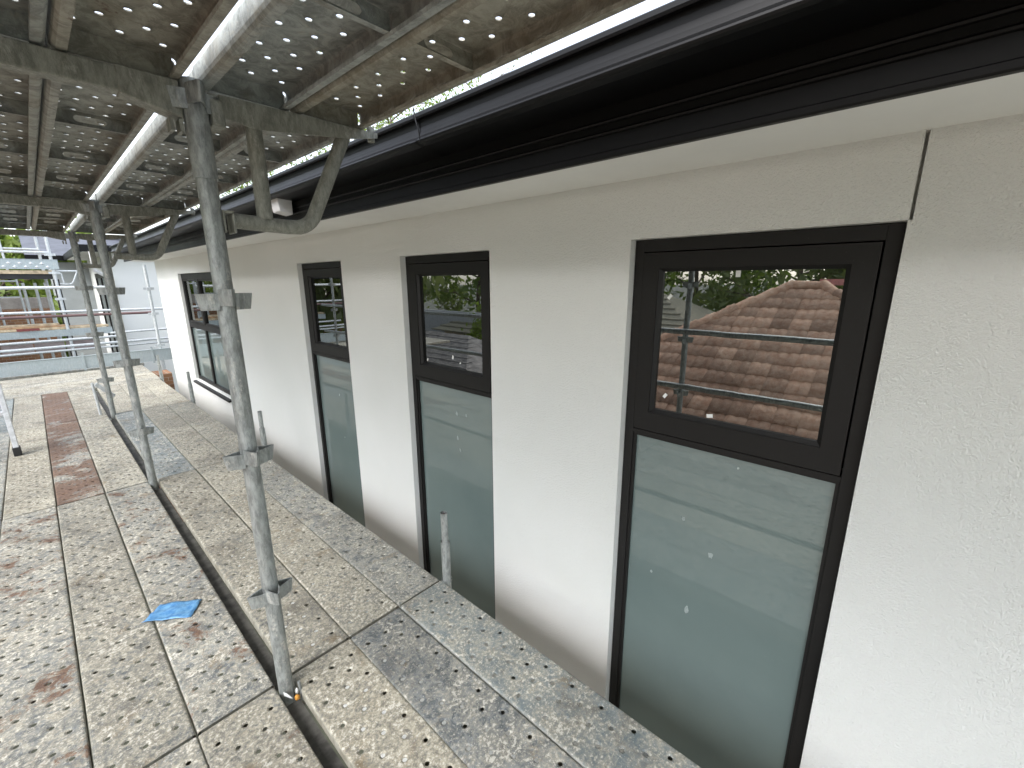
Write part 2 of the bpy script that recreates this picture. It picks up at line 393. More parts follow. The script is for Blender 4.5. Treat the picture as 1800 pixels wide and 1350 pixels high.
def ring(m, y0, y1, z0, z1, t, x0, x1, tb=None, tt=None):
    """rectangular frame of four butted bars"""
    tb = t if tb is None else tb; tt = t if tt is None else tt
    m.box((x0,y0,z0),(x1,y0+t,z1)); m.box((x0,y1-t,z0),(x1,y1,z1))
    m.box((x0,y0+t,z0),(x1,y1-t,z0+tb)); m.box((x0,y0+t,z1-tt),(x1,y1-t,z1)); return m
def flat_shape(y, z, pts, x, th=.0006):
    m = MB(); n = len(pts); vs = [(x-th, y+a, z+b) for a, b in pts] + [(x, y+a, z+b) for a, b in pts]
    m.add(vs, [tuple(range(n)), tuple(range(n, 2*n))[::-1]] + [(i, n+i, n+(i+1) % n, (i+1) % n) for i in range(n)]); return m
def bar_window(y0, y1, z0, z1, stickers, dabs, label):
    g = .002
    win = H(ring(MB(), y0+g, y1-g, z0+g, z1-g, .034, XF, XF+.06, tt=.040).build('window', M_FRAME, house, .0015)); win['label'] = label
    T = .853                                     # transom
    MB().box((XF+.0005, y0+.036, T-.008), (XF+.055, y1-.036, T+.008)).build('transom_bar', M_FRAME, win)
    # top-hung sash
    a, b, c, d = y0+.040, y1-.038, T+.012, z1-.046
    sm = MB(); t = .068
    P = lambda y, z, x: (x, y, z)
    o = [(a,c),(b,c),(b,d),(a,d)]; i1 = [(a+t-.012,c+t+.004),(b-t+.012,c+t+.004),(b-t+.012,d-t+.016),(a+t-.012,d-t+.016)]; i2 = [(a+t,c+t+.016),(b-t,c+t+.016),(b-t,d-t+.004),(a+t,d-t+.004)]
    xs = XF-.003
    for k in range(4):                           # four mitred members: face, bead step, outer edge
        n = (k+1) % 4
        sm.add([P(*o[k],xs),P(*o[n],xs),P(*i1[n],xs),P(*i1[k],xs), P(*i1[n],xs+.006),P(*i1[k],xs+.006),P(*i2[n],xs+.018),P(*i2[k],xs+.018),P(*i2[n],XG+.02),P(*i2[k],XG+.02),P(*o[k],XG),P(*o[n],XG)],
               [(0,3,2,1),(3,5,4,2),(5,7,6,4),(7,9,8,6),(0,1,11,10)])
    sash = sm.build('sash', M_FRAME, win)
    MB().box((XG, i2[0][0]-.008, i2[0][1]-.008), (XG+.004, i2[2][0]+.008, i2[2][1]+.008)).build('clear_pane', M_GLASS, win)
    # lower fixed pane with bead
    ring(MB(), y0+.036, y1-.036, z0+.036, T-.0085, .010, XF+.008, XF+.045).build('glazing_bead', M_FRAME, win)
    MB().box((XG-.002, y0+.044, z0+.04), (XG+.006, y1-.044, T-.016)).build('frosted_pane', M_FROST, win)
    # white inner reveal
    iv = MB(); xi0, xi1 = XF+.062, XF+.16
    ring(iv, y0-.012, y1+.012, T-.03, z1+.012, .010, xi0, xi1); iv.build('inner_reveal', M_INT_W, win)
    for (yy, zz, rot, s) in stickers:
        c_, s_ = math.cos(rot), math.sin(rot)
        pts = [(u*c_-v*s_, u*s_+v*c_) for u, v in ((-s*.62,-s),(s*.62,-s),(s*.62,s),(-s*.62,s))]
        flat_shape(yy, zz, pts, XG-.0004).build('glass_sticker', M_DAB, win)
    for (yy, zz, ry, rz) in dabs:
        pts = []
        for k in range(12):
            a_ = 2*math.pi*k/12; q = random.uniform(.6, 1.15); pts.append((ry*q*math.cos(a_), rz*q*math.sin(a_)))
        flat_shape(yy, zz, pts, XG-.0026, .001).build('putty_dab', M_PUTTY, win)
    return win
bar_window(*WINS[0], [(.628,1.362,.7,.009),(.415,1.438,0,.011),(.617,1.005,.6,.009),(.455,.961,1.4,.010)],
           [(.508,.545,.008,.011),(.400,.440,.009,.013),(.615,.265,.006,.008),(.463,.170,.008,.020),(.345,.80,.004,.005)], 'widest looking window, nearest, mirroring a terracotta roof in its top pane')
bar_window(*WINS[1], [(1.835,1.395,.4,.008),(1.82,1.01,.2,.010),(1.76,.985,.9,.006),(2.05,.97,.4,.008)],
           [(1.80,.69,.009,.014),(1.72,.695,.008,.012),(1.80,.545,.009,.014),(1.78,.475,.009,.013)], 'middle narrow black window with a clear top pane over a frosted pane')
bar_window(*WINS[2], [(3.28,1.33,.3,.008)], [(3.22,.55,.006,.010),(3.2,.20,.005,.008)], 'narrow black window furthest of the three tall ones')
def double_window(y0, y1, z0, z1):
    g = .002; win = H(ring(MB(), y0+g, y1-g, z0+g, z1-g, .05, XF, XF+.06, tt=.075).build('window', M_FRAME, house, .0015)); win['label'] = 'wide far black window with two upper and two lower panes and a sill'
    ym = (y0+y1)/2
    MB().box((XF-.004,y0+.052,.795),(XF+.055,y1-.052,.865)).build('transom_bar', M_FRAME, win)
    MB().box((XF-.002,ym-.03,z0+.055),(XF+.055,ym+.03,.794)).build('mullion', M_FRAME, win); MB().box((XF-.002,ym-.035,.866),(XF+.055,ym+.035,z1-.078)).build('mullion', M_FRAME, win)
    for a, b in ((y0+.05, ym-.03), (ym+.03, y1-.05)):
        ring(MB(), a+.003, b-.003, .868, z1-.08, .022, XF+.004, XF+.05).build('sash', M_FRAME, win)
        MB().box((XG, a+.01, .875), (XG+.004, b-.01, z1-.085)).build('clear_pane', M_GLASS, win)
        MB().box((XG-.002, a, z0+.055), (XG+.006, b, .794)).build('frosted_pane', M_FROST, win)
    MB().add([(XW-.035,y0-.02,z0-.045),(XW-.035,y1+.02,z0-.045),(XF+.02,y1+.02,z0-.03),(XF+.02,y0-.02,z0-.03),(XW-.035,y0-.02,z0-.022),(XW-.035,y1+.02,z0-.022),(XF+.02,y1+.02,z0+.001),(XF+.02,y0-.02,z0+.001)],
        [(0,3,2,1),(4,5,6,7),(0,1,5,4),(1,2,6,5),(2,3,7,6),(3,0,4,7)]).build('sill', M_FRAME, win)
double_window(*WINS[3])
# white sensor box under the gutter
t = thing('sensor_box', 'small white box fixed under the black gutter behind the near bracket', 'box', (XFA-.005, 2.80, 1.80))
MB().add([(-.085,-.05,.012),(-.012,-.05,.0),(-.012,.05,.0),(-.085,.05,.012),(-.094,-.055,.085),(-.012,-.055,.085),(-.012,.055,.085),(-.094,.055,.085)],
         [(0,3,2,1),(4,5,6,7),(0,1,5,4),(1,2,6,5),(2,3,7,6),(3,0,4,7)]).build('housing', M_WHITE, t, .004)
MB().box((-.0115,-.02,.02),(0,.02,.06)).build('mounting_bracket', M_GUTTER, t)

# ------------------------------------------------------------------ scaffold planks
PW = .2325
def plank_mesh(L, name):
    m = MB(); W2 = PW/2; cp, rp = .039, .060
    nrow = int((L-.05)//rp); y_m = (L - nrow*rp)/2
    colx = [(k-2.5)*cp for k in range(6)]; e = W2-.009
    # margins
    m.add([(-e,0,0),(colx[0],0,0),(colx[0],L,0),(-e,L,0)], [(0,1,2,3)]); m.add([(colx[5],0,0),(e,0,0),(e,L,0),(colx[5],L,0)], [(0,1,2,3)])
    m.add([(colx[0],0,0),(colx[5],0,0),(colx[5],y_m,0),(colx[0],y_m,0)], [(0,1,2,3)]); m.add([(colx[0],L-y_m,0),(colx[5],L-y_m,0),(colx[5],L,0),(colx[0],L,0)], [(0,1,2,3)])
    hr = .0077; N = 8
    for r_ in range(nrow):
        yc = y_m + (r_+.5)*rp
        for c_ in range(5):
            x0, x1 = colx[c_], colx[c_+1]; xc = (x0+x1)/2; y0, y1 = yc-rp/2, yc+rp/2
            if (r_ + c_) % 2 == 0:
                outer = [(x1,yc),(x1,y1),(xc,y1),(x0,y1),(x0,yc),(x0,y0),(xc,y0),(x1,y0)]
                vs = [(a,b,0) for a, b in outer]
                vs += [(xc+math.cos(2*math.pi*k/N)*hr*1.75, yc+math.sin(2*math.pi*k/N)*hr*1.75, 0) for k in range(N)]
                vs += [(xc+math.cos(2*math.pi*k/N)*hr, yc+math.sin(2*math.pi*k/N)*hr, -.0028) for k in range(N)]
                vs += [(xc+math.cos(2*math.pi*k/N)*hr, yc+math.sin(2*math.pi*k/N)*hr, -.0052) for k in range(N)]
                fs = []
                for q in range(3): fs += [(q*8+k, q*8+(k+1) % 8, q*8+8+(k+1) % 8, q*8+8+k) for k in range(8)]
                m.add(vs, fs)
            else: m.add([(x0,y0,0),(x1,y0,0),(x1,y1,0),(x0,y1,0)], [(0,1,2,3)])
    for s in (1, -1):
        p = [(s*e,0),(s*(W2-.004),-.0012),(s*(W2-.0012),-.004),(s*W2,-.009),(s*W2,-.042),(s*(W2-.0025),-.050),(s*(W2-.008),-.0565),(s*(W2-.014),-.058),(s*(W2-.026),-.058),(s*(W2-.026),-.049)]
        if s < 0: p = p[::-1]
        m.sweep(p, 0, L, False)
    # end plates, set in a little, with rolled bottom
    for y, sg in ((.004, 1), (L-.004, -1)):
        m.add([(-e,y,-.0005),(e,y,-.0005),(e,y,-.050),(-e,y,-.050),(e,y+sg*.014,-.056),(-e,y+sg*.014,-.056)], [(0,1,2,3),(3,2,4,5)])
    # cross ribs with a slot
    nr = 3 if L > 2 else 2
    for k in range(nr):
        y = L*(k+1)/(nr+1) + .03; z0, z1 = -.003, -.047; zc = -.024; hw, hh = .042, .010
        slot = [(hw,zc+hh*.0),(hw-.004,zc+hh*.7),(hw-.010,zc+hh),(-hw+.010,zc+hh),(-hw+.004,zc+hh*.7),(-hw,zc),(-hw+.004,zc-hh*.7),(-hw+.010,zc-hh),(hw-.010,zc-hh),(hw-.004,zc-hh*.7)]
        out = [(e,zc),(e,z0),(hw-.010,z0),(-hw+.010,z0),(-e,z0),(-e,zc),(-e,z1),(-hw+.010,z1),(hw-.010,z1),(e,z1)]
        n = 10; m.add([(a,y,b) for a, b in out] + [(a,y,b) for a, b in slot], [(i,(i+1) % n, n+(i+1) % n, n+i) for i in range(n)])
        m.add([(-e,y,z1),(e,y,z1),(e,y-.022,z1-.003),(-e,y-.022,z1-.003)], [(0,1,2,3)])
    me = m.mesh(name); me.materials.append(M_PLANK); return me
PM = {}
def plank(x0, y0, L, z, rz, label, cem, rust, blue, group=None):
    if L not in PM: PM[L] = plank_mesh(L, 'plank_%d' % int(L*1000))
    o = bpy.data.objects.new('scaffold_plank', PM[L]); C.objects.link(o)
    o.location = (x0, y0, z + random.uniform(-.0015, .0015)); o.rotation_euler = (random.uniform(-.0006,.0006), random.uniform(-.004,.004), rz + random.uniform(-.0012,.0012))
    o.color = (cem, rust, blue, 1); return tag(o, label, 'plank', group)
JY = [-.95, 1.49, 3.93, 6.37, 8.20]; JB = -3.39
XM = [.351 - .2365*k - PW/2 - .001 for k in range(5)]               # main deck, counted from the standards outwards
XH = [.406 + .2345*k + PW/2 for k in range(3)]                # hop-up deck towards the wall
bayname = ['nearest bay', 'second bay', 'third bay', 'last bay']
colname = {('m',0): 'just outside the posts', ('m',1): 'second out from the posts', ('m',2): 'third out from the posts', ('m',3): 'fourth out from the posts', ('m',4): 'outermost beside the guard rail',
           ('h',0): 'just inside the posts', ('h',1): 'middle one between posts and wall', ('h',2): 'closest to the wall'}
LOOK = {  # cement, rust, blue
 ('h',0,0): (0.610,.05,0), ('h',1,0): (0.500,.0,.12), ('h',2,0): (0.515,.02,.75),
 ('h',0,1): (0.580,.08,0), ('h',1,1): (0.580,.12,0), ('h',2,1): (0.520,.05,.1),
 ('h',0,2): (0.460,.0,.55), ('h',1,2): (0.565,.1,0), ('h',2,2): (0.550,.1,.05),
 ('h',0,3): (0.580,.0,.05), ('h',1,3): (0.580,.05,0), ('h',2,3): (0.590,.05,0),
 ('m',0,0): (0.585,.45,0), ('m',1,0): (0.550,.1,.1), ('m',2,0): (0.550,.55,.1),
 ('m',0,1): (0.530,.56,.1), ('m',1,1): (0.565,.0,.12), ('m',2,1): (0.540,.55,.1), ('m',3,1): (0.520,.3,.1),
 ('m',0,2): (0.565,.05,.1), ('m',1,2): (0.530,.76,0), ('m',2,2): (0.610,.1,0), ('m',3,2): (0.520,.05,.3),
 ('m',0,3): (0.580,.0,.1), ('m',1,3): (0.520,.84,0), ('m',2,3): (0.585,.0,0), ('m',3,3): (0.460,.0,.9)}
ADJ = lambda c, r_, b: ('rusty red-brown' if r_ > .6 else 'bluish bare' if b > .5 else 'rust-stained' if r_ >= .4 else 'cement-caked' if c >= .58 else 'mottled grey')
for b in range(4):
    L = 2.428 if b < 3 else 1.818
    for kind, X in (('m', XM), ('h', XH)):
        for k, x in enumerate(X):
            c, r_, bl = LOOK.get((kind, k, b), (.545, .15, .1))
            plank(x, JY[b]+.006, L, 0, 0, '%s deck plank, %s, %s' % (ADJ(c, r_, bl), colname[(kind, k)], bayname[b]), c, r_, bl, 'planks of the walked deck')
UZ = 1.972
UTONE = {('m',0): (.45,.15), ('m',1): (.1,.9), ('m',2): (.15,.8), ('m',3): (.2,.3), ('m',4): (.1,.5), ('h',0): (.12,.95), ('h',1): (.05,.0)}
for b in range(3):
    for kind, X in (('m', [x+.007 for x in XM]), ('h', [x-.012 for x in XH[:2]])):
        for k, x in enumerate(X):
            rust, bl = UTONE[(kind, k)] if b == 0 else (random.choice((.05,.1,.2)), random.choice((.2,.5,.8,.95)))
            plank(x, JY[b]+.006, 2.428, UZ, 0, 'overhead plank underside, %s, %s' % (colname[(kind,k)], ['above the camera', 'beyond front post', 'beyond second post'][b]), .5, rust, bl, 'overhead planks')
for kind, X, z in (('m', XM, 0), ('h', XH, 0), ('m', XM, UZ), ('h', XH[:2], UZ)):  # unseen bay added behind the camera to shade the near wall
    for k, x in enumerate(X):
        plank(x, JB+.006, 2.428, z, 0, '%s plank added unseen behind the camera for shade, %s' % ('overhead' if z else 'deck', colname[(kind, k)]), .55, .15, .3, 'unseen planks added for shade')
# infill steel in the slot along the posts
for b in range(4):
    a0, a1 = JY[b]+.02, JY[b+1]-.07
    m = MB(); m.add([(.3545,a0,-.05),(.4035,a0,-.05),(.4035,a1,-.05),(.3545,a1,-.05)], [(0,1,2,3)])
    m.sweep([(.3545,-.05),(.3545,-.085)], a0, a1); m.sweep([(.4035,-.085),(.4035,-.05)], a0, a1)
    tag(m.build('ledger', M_GAP), 'dark sunken ledger strip in the slot along the posts, %s' % bayname[b], 'ledger', 'sunken ledgers')

# ------------------------------------------------------------------ standards
def cup_mesh():
    """V-pressing: bent plate loop standing out from the tube in +X"""
    m = MB(); hgt = .046; outer = [(.020,.021),(.040,.0165),(.068,.0045),(.072,0),(.068,-.0045),(.040,-.0165),(.020,-.021)]
    inn = [(.020,.017),(.038,.0125),(.063,.0015),(.065,0),(.063,-.0015),(.038,-.0125),(.020,-.017)]
    n = len(outer); vs = []
    for (pts) in (outer, inn):
        for z, k in ((hgt/2, 1), (-hgt/2, .88)): vs += [(x*(k if x > .03 else 1), y, z) for x, y in pts]
    fs = []
    for i in range(n-1):
        fs += [(i, n+i, n+i+1, i+1), (2*n+i, 2*n+i+1, 3*n+i+1, 3*n+i), (i, i+1, 2*n+i+1, 2*n+i), (n+i, 3*n+i, 3*n+i+1, n+i+1)]
    m.add(vs, fs); me = m.mesh('wedge_pressing'); return me
CUP = cup_mesh(); CUP.materials.append(M_TUBE)
LEVELS = [.39, .885, 1.365, 1.872]
def standard(x, y, label, zb=-.5, zt=1.922, levels=LEVELS, sleeve=1.69, mat=M_TUBE, group='scaffold posts'):
    t = thing('scaffold_post', label, 'post', (x, y, 0), 0, group)
    p = MB()
    p.tube([(0,0,zb),(0,0,sleeve)], .0243, 22, False); p.tube([(0,0,sleeve-.002),(0,0,zt)], .0285, 22, True); p.tube([(0,0,sleeve-.002),(0,0,sleeve)], [.0243,.0285], 22, False)
    p.build('tube', mat, t)
    for z in levels:
        for a in (0, 90, 180, 270):
            c = link('wedge_pressing', CUP, None, t); c.location = (0,0,z + (.012 if a % 180 else 0)); c.rotation_euler = (0,0,R(a))
    return t
SX = .376
P0 = standard(SX, 1.455, 'nearest galvanised scaffold post, thick and splashed, standing in the middle foreground')
standard(SX-.008, 3.885, 'galvanised scaffold post, second from the camera, in the slot between planks')
standard(SX+.02, 6.33, 'galvanised scaffold post, third from the camera, beside the tilted pin')
OX = -.895
for y, l in ((-.98, 'outer scaffold post behind the camera'), (1.455, 'outer scaffold post mirrored at the left of the widest window top pane'), (3.885, 'outer scaffold post opposite the second inner post'), (6.33, 'outer scaffold post opposite the third inner post'), (8.22, 'outer scaffold post at the far corner of the walkway')):
    standard(OX, y, l, zt=3.2, group='outer posts')
for z, nm in ((.47, 'lower'), (.97, 'upper')):
    tag(MB().tube([(OX+.05,-1.4,z),(OX+.05,8.6,z)], .0242, 14).build('guard_rail', M_TUBE), '%s outer guard rail tube along the walkway, mirrored in the windows' % nm, 'rail', 'outer guard rails')
# bits at post feet
tag(MB().tube([(SX+.035,1.405,-.05),(SX+.030,1.41,.03)], .005, 8).build('metal_pin', M_TUBE), 'thin metal pin beside the foot of the nearest post', 'pin')

# ------------------------------------------------------------------ overhead transoms and hop-up brackets
def transom(y, label):
    t = thing('transom', label, 'beam', (OX, y, 1.858), 0, 'overhead transoms')
    x1 = SX-OX-.03
    m = MB(); m.box((.03,-.022,0),(x1-.07,.022,.052)); m.build('beam', M_STEEL_D, t, .004)
    p = MB(); p.add([(x1-.12,-.026,-.004),(x1,-.026,-.030),(x1,-.026,.056),(x1-.12,-.026,.056),(x1-.12,.026,-.004),(x1,.026,-.030),(x1,.026,.056),(x1-.12,.026,.056)],
          [(0,1,2,3),(7,6,5,4),(0,4,5,1),(1,5,6,2),(2,6,7,3),(3,7,4,0)]); p.build('end_plate', M_STEEL_D, t, .003)
    w_ = MB(); w_.box((x1-.010,-.020,-.062),(x1-.002,.020,-.032)); w_.box((x1-.030,-.020,-.062),(x1-.022,.020,-.032)); w_.build('wedge', M_STEEL_D, t)
    return t
for y, l in ((1.472, 'nearest overhead cross beam carrying the upper planks left of the front post'), (3.90, 'overhead cross beam at the second post'), (6.345, 'far overhead cross beam closing the upper deck')):
    transom(y, l)
def hopup(y, label):
    t = thing('hop_up_bracket', label, 'bracket', (SX, y, 1.588), 0, 'overhead hop-up brackets')
    # top angle
    m = MB(); prof = [(.055,.262),(.055,.315),(.50,.324),(.525,.324),(.525,.309),(.43,.288),(.14,.250)]
    vs = [(x,-.020,z) for x, z in prof] + [(x,-.014,z) for x, z in prof]; n = len(prof)
    m.add(vs, [tuple(range(n)), tuple(range(n,2*n))[::-1]] + [(i, n+i, n+(i+1) % n, (i+1) % n) for i in range(n)])
    m.add([(.055,-.020,.315),(.525,-.020,.324),(.525,.024,.324),(.055,.024,.315)], [(0,1,2,3)]); m.build('top_angle', M_STEEL_D, t)
    MB().tube([(.140,.006,.012),(.140,.006,.303)], .0215, 16).build('strut', M_STEEL_D, t)
    pts = [(.048,.006,.003),(.10,.006,0),(.20,.006,-.003)]
    for k in range(1, 7):
        a = R(-90 + 68*k/6); pts.append((.222 + .075*math.cos(a), .006, .072 + .075*math.sin(a)))
    pts.append((.420,.006,.310))
    MB().tube(pts, .0215, 16).build('bent_arm', M_STEEL_D, t)
    p = MB(); p.box((.022,-.022,-.034),(.028,.034,.026)); p.box((.0285,-.022,.018),(.052,.034,.025)); p.box((.046,-.022,-.034),(.052,.034,.0175)); p.build('mounting_plate', M_STEEL_D, t, .002)
    # spigot rising past the deck edge
    MB().tube([(.515,.006,.30),(.515,.006,.345)], .012, 12).build('spigot', M_STEEL_D, t)
    q = MB(); q.box((.030,-.030,.235),(.062,.030,.300)); q.build('hook_block', M_STEEL_D, t, .006)
    return t
for y, l in ((1.462, 'nearest overhead bracket with bent tube arm reaching from post toward gutter'), (3.892, 'overhead bent tube bracket at the second post'), (6.337, 'overhead bent tube bracket at the third post')):
    hopup(y, l)
# lower hop-up ends: rail below the deck and spigot at the wall side
def hop_end(y, label):
    t = thing('deck_bracket', label, 'bracket', (SX, y, 0), 0, 'deck brackets beside the wall')
    MB().box((.03,-.02,-.115),(.78,.02,-.064)).build('top_rail', M_STEEL_D, t)
    sp = MB().hollow((.752,.004,-.112),(.752,.004,.215), .0212, .017).build('spigot', M_TUBE, t)
    MB().hollow((.752,.004,.10),(.752,.004,.365), .0162, .0125).build('inner_pin', M_TUBE, sp)
    MB().tube([(.752,.004,.18),(.752,.004,.355)], .0124, 10).build('pin_core', M_REDTUBE, sp)
    MB().hollow((.752,.004,.0),(.752,.004,.012), .0260, .0205).build('collar', M_TUBE, sp)
    return t
for y, l in ((1.462, 'short spigot tube standing at the deck edge in front of the middle tall window'), (3.892, 'short spigot tube at the deck edge just right of the front post'), (6.337, 'short spigot tube below the wide far window'), (8.19, 'short spigot tube at the far end of the deck by the house corner')):
    hop_end(y, l)
for y in JY[:-1]:
    tag(MB().box((OX+.03,y-.055,-.118),(SX-.03,y-.012,-.064)).build('transom', M_STEEL_D), 'bearer hidden under the deck joint at y %.1f m' % y if False else 'steel bearer under the plank joint %s' % {-.95:'behind the camera',1.49:'at the nearest post',3.93:'at the second post',6.37:'at the third post'}[y], 'beam', 'deck bearers')
# tilted pin and bracket by the third post
t = thing('tilted_latch', 'pale tilted latch with upright pin beside the third post', 'latch', (.30, 6.42, 0))
MB().tube([(0,0,0),(-.01,.02,.36)], .013, 10).build('pin', M_TUBE_B, t)
MB().add([(.0,-.02,.335),(.0,.02,.335),(.13,.02,.17),(.13,-.02,.17),(.03,-.02,.36),(.03,.02,.36),(.155,.02,.20),(.155,-.02,.20)], [(0,1,2,3),(7,6,5,4),(0,3,7,4),(1,5,6,2),(0,4,5,1),(3,2,6,7)]).build('flap', M_TUBE_B, t)

# ------------------------------------------------------------------ small things on the deck
def tape():
    c = [(.079,2.222),(.155,2.300),(.289,2.201),(.227,2.108)]; n = 10; m = MB(); vs = []
    for i in range(n+1):
        for j in range(n+1):
            u, v = i/n, j/n
            x = (1-u)*((1-v)*c[0][0]+v*c[1][0]) + u*((1-v)*c[3][0]+v*c[2][0]); y = (1-u)*((1-v)*c[0][1]+v*c[1][1]) + u*((1-v)*c[3][1]+v*c[2][1])
            if i in (0, n): x += random.uniform(-.004,.004); y += random.uniform(-.004,.004)
            vs.append((x, y, .004 + .0022*math.sin(11*u+4*v) + .0018*math.sin(5*u-13*v) + random.uniform(0,.0016)))
    m.add(vs, [(i*(n+1)+j, (i+1)*(n+1)+j, (i+1)*(n+1)+j+1, i*(n+1)+j+1) for i in range(n) for j in range(n)], True)
    o = m.build('tape_strip', M_TAPE); s = o.modifiers.new('solid', 'SOLIDIFY'); s.thickness = .0006
    tag(o, 'torn strip of bright blue masking tape stuck across two deck planks', 'tape')
tape()
def nugget(loc, sz, mat, name, label, cat):
    m = MB(); rings = 5; seg = 8; vs = []; fs = []
    for i in range(rings+1):
        a = math.pi*i/rings
        for k in range(seg):
            b = 2*math.pi*k/seg; q = random.uniform(.85, 1.15)
            vs.append((math.sin(a)*math.cos(b)*sz[0]*q, math.sin(a)*math.sin(b)*sz[1]*q, math.cos(a)*sz[2]*q))
    for i in range(rings):
        for k in range(seg): fs.append((i*seg+k, (i+1)*seg+k, (i+1)*seg+(k+1) % seg, i*seg+(k+1) % seg))
    m.add(vs, fs, True); o = m.build(name, mat); o.location = loc; return tag(o, label, cat)
nugget((.392,1.402,-.022), (.010,.010,.010), M_BUTT, 'foam_nugget', 'small orange-yellow foam nugget in the slot at the front post foot', 'debris')
nugget((.400,1.425,-.018), (.006,.008,.012), M_DAB, 'plaster_crumb', 'grey-white plaster crumb behind the orange nugget', 'debris')
m = MB(); m.add([(.360,1.432,-.012),(.372,1.410,-.016),(.376,1.398,-.010),(.366,1.412,.006),(.358,1.430,.008)], [(0,1,2,3,4)]); o = m.build('paper_scrap', M_DAB); o.modifiers.new('solid','SOLIDIFY').thickness = .0007
tag(o, 'white paper scrap wedged at the foot of the front post', 'paper')
# aluminium step ladder, its near leg in the picture
t = thing('step_ladder', 'aluminium step ladder leg with black rubber foot at the left edge', 'ladder', (-.30, 5.40, 0))
for dx in (0, -.42):
    leg = MB().add([(dx-.016,-.03,.05),(dx+.016,-.03,.05),(dx+.016,.03,.05),(dx-.016,.03,.05),(dx-.016+(.02 if dx else -.02),.25,1.75),(dx+.016+(.02 if dx else -.02),.25,1.75),(dx+.016+(.02 if dx else -.02),.31,1.75),(dx-.016+(.02 if dx else -.02),.31,1.75)],
             [(0,3,2,1),(4,5,6,7),(0,1,5,4),(1,2,6,5),(2,3,7,6),(3,0,4,7)]).build('leg', M_ALU, t, .002)
    MB().box((dx-.023,-.038,.0),(dx+.023,.034,.075)).build('rubber_foot', M_RUBBER, leg, .005)
for k in range(5):
    z = .35+.29*k; MB().box((-.405,-.02+.165*z,z),(-.018,.035+.165*z,z+.025)).build('rung', M_ALU, t)

# ------------------------------------------------------------------ cross deck and far scaffolds
for k in range(7):
    y = 8.235 + .2365*k
    for i, x0 in enumerate((1.125, -1.315)):
        c, r_, bl = random.choice(((.57,.1,.05),(.585,.0,0),(.545,.15,.1)))
        o = plank(x0, y+PW/2, 2.428, 0, R(90), 'cross plank number %s beyond the walkway end, %s half' % (ORD[k], ('house-side', 'outer')[i]), c, r_, bl, 'planks of the cross deck')
def tubes(name, label, cat, segs, mat, group=None, r=.0242):
    m = MB()
    for a, b in segs: m.tube([a, b], r, 12)
    return tag(m.build(name, mat), label, cat, group)
o = MB().box((-2.6, 10.0, .03), (1.70, 10.04, .235)); o.box((-2.6,9.985,.236),(1.70,10.04,.242)); tag(o.build('toe_board', M_TOE), 'long blue-grey steel toe board at the back of the cross deck', 'toe board')
for x, l in ((-.62,'left'), (.40,'middle'), (1.30,'right')):
    tag(MB().box((x,9.982,.0),(x+.03,9.999,.29)).build('toe_board_clip', M_TOE), 'upright clip holding the toe board, %s of three' % l, 'clip', 'toe board clips')
tubes('guard_rail', 'bright white-grey guard rail tube just below eye level beyond the walkway', 'rail', [((-2.6,10.06,1.345),(.88,10.06,1.345))], M_TUBE_B, 'far rails')
def farpost(x, y, z0, z1, label, mat=M_TUBE_B, levels=()):
    t = thing('scaffold_post', label, 'post', (x, y, 0), 0, 'far posts')
    MB().tube([(0,0,z0),(0,0,z1)], .0242, 12).build('tube', mat, t)
    for z in levels:
        m = MB(); m.box((-.075,-.012,z-.02),(.075,.012,z+.02)); m.box((-.03,-.03,z-.025),(.03,.03,z+.025)); m.build('wedge_pressing', mat, t)
    return t
farpost(1.45, 10.06, -2.9, 1.72, 'bright galvanised post in front of the far white wall', levels=(1.31,.87,.30))
farpost(.39, 12.0, -2.9, 2.42, 'pale galvanised post at the corner of the far scaffold', levels=(2.28,1.93,1.6,1.12,.80))
farpost(.28, 13.0, -2.9, 2.30, 'thin pale post behind the far corner post', levels=(2.0,))
farpost(-1.6, 12.0, -2.9, 2.42, 'pale galvanised post at the left of the far scaffold', levels=(1.6,))
rails = [(.885,'upper of the paired rails crossing the white wall'),(.815,'lower reddish rail of the pair crossing the white wall')]
tubes('guard_rail', rails[0][1], 'rail', [((-2.6,11.2,.935),(2.3,11.2,.90))], M_TUBE_B, 'far rails')
tubes('guard_rail', 'reddish rail tube just under the paired rail', 'rail', [((-2.6,11.15,.860),(1.62,11.15,.838))], M_REDTUBE, 'far rails')
tubes('guard_rail', 'mid-height far rail below the timber stack', 'rail', [((-2.6,11.5,.375),(1.05,11.5,.39))], M_TUBE_B, 'far rails')
tubes('guard_rail', 'thin far rail above the toe board, upper of two', 'rail', [((-2.6,11.3,.275),(2.3,11.3,.30))], M_TUBE_B, 'far rails')
tubes('guard_rail', 'thin far rail above the toe board, lower of two', 'rail', [((-2.6,11.3,.205),(2.3,11.3,.225))], M_TUBE_B, 'far rails', .02)
tubes('guard_rail', 'far rail meeting the house corner low on the white wall', 'rail', [((.9,11.0,.50),(2.3,11.0,.52))], M_TUBE_B, 'far rails', .02)
for k in range(4):
    o = plank(1.2, 10.35+k*.237, 2.428, -.01, R(90), 'plank behind the toe board, %s row' % ORD[k], .46, 0, .6, 'planks behind the toe board')
    o = plank(-1.24, 10.35+k*.237, 2.428, -.01, R(90), 'plank behind the toe board, %s row, left half' % ORD[k], .46, 0, .6, 'planks behind the toe board')
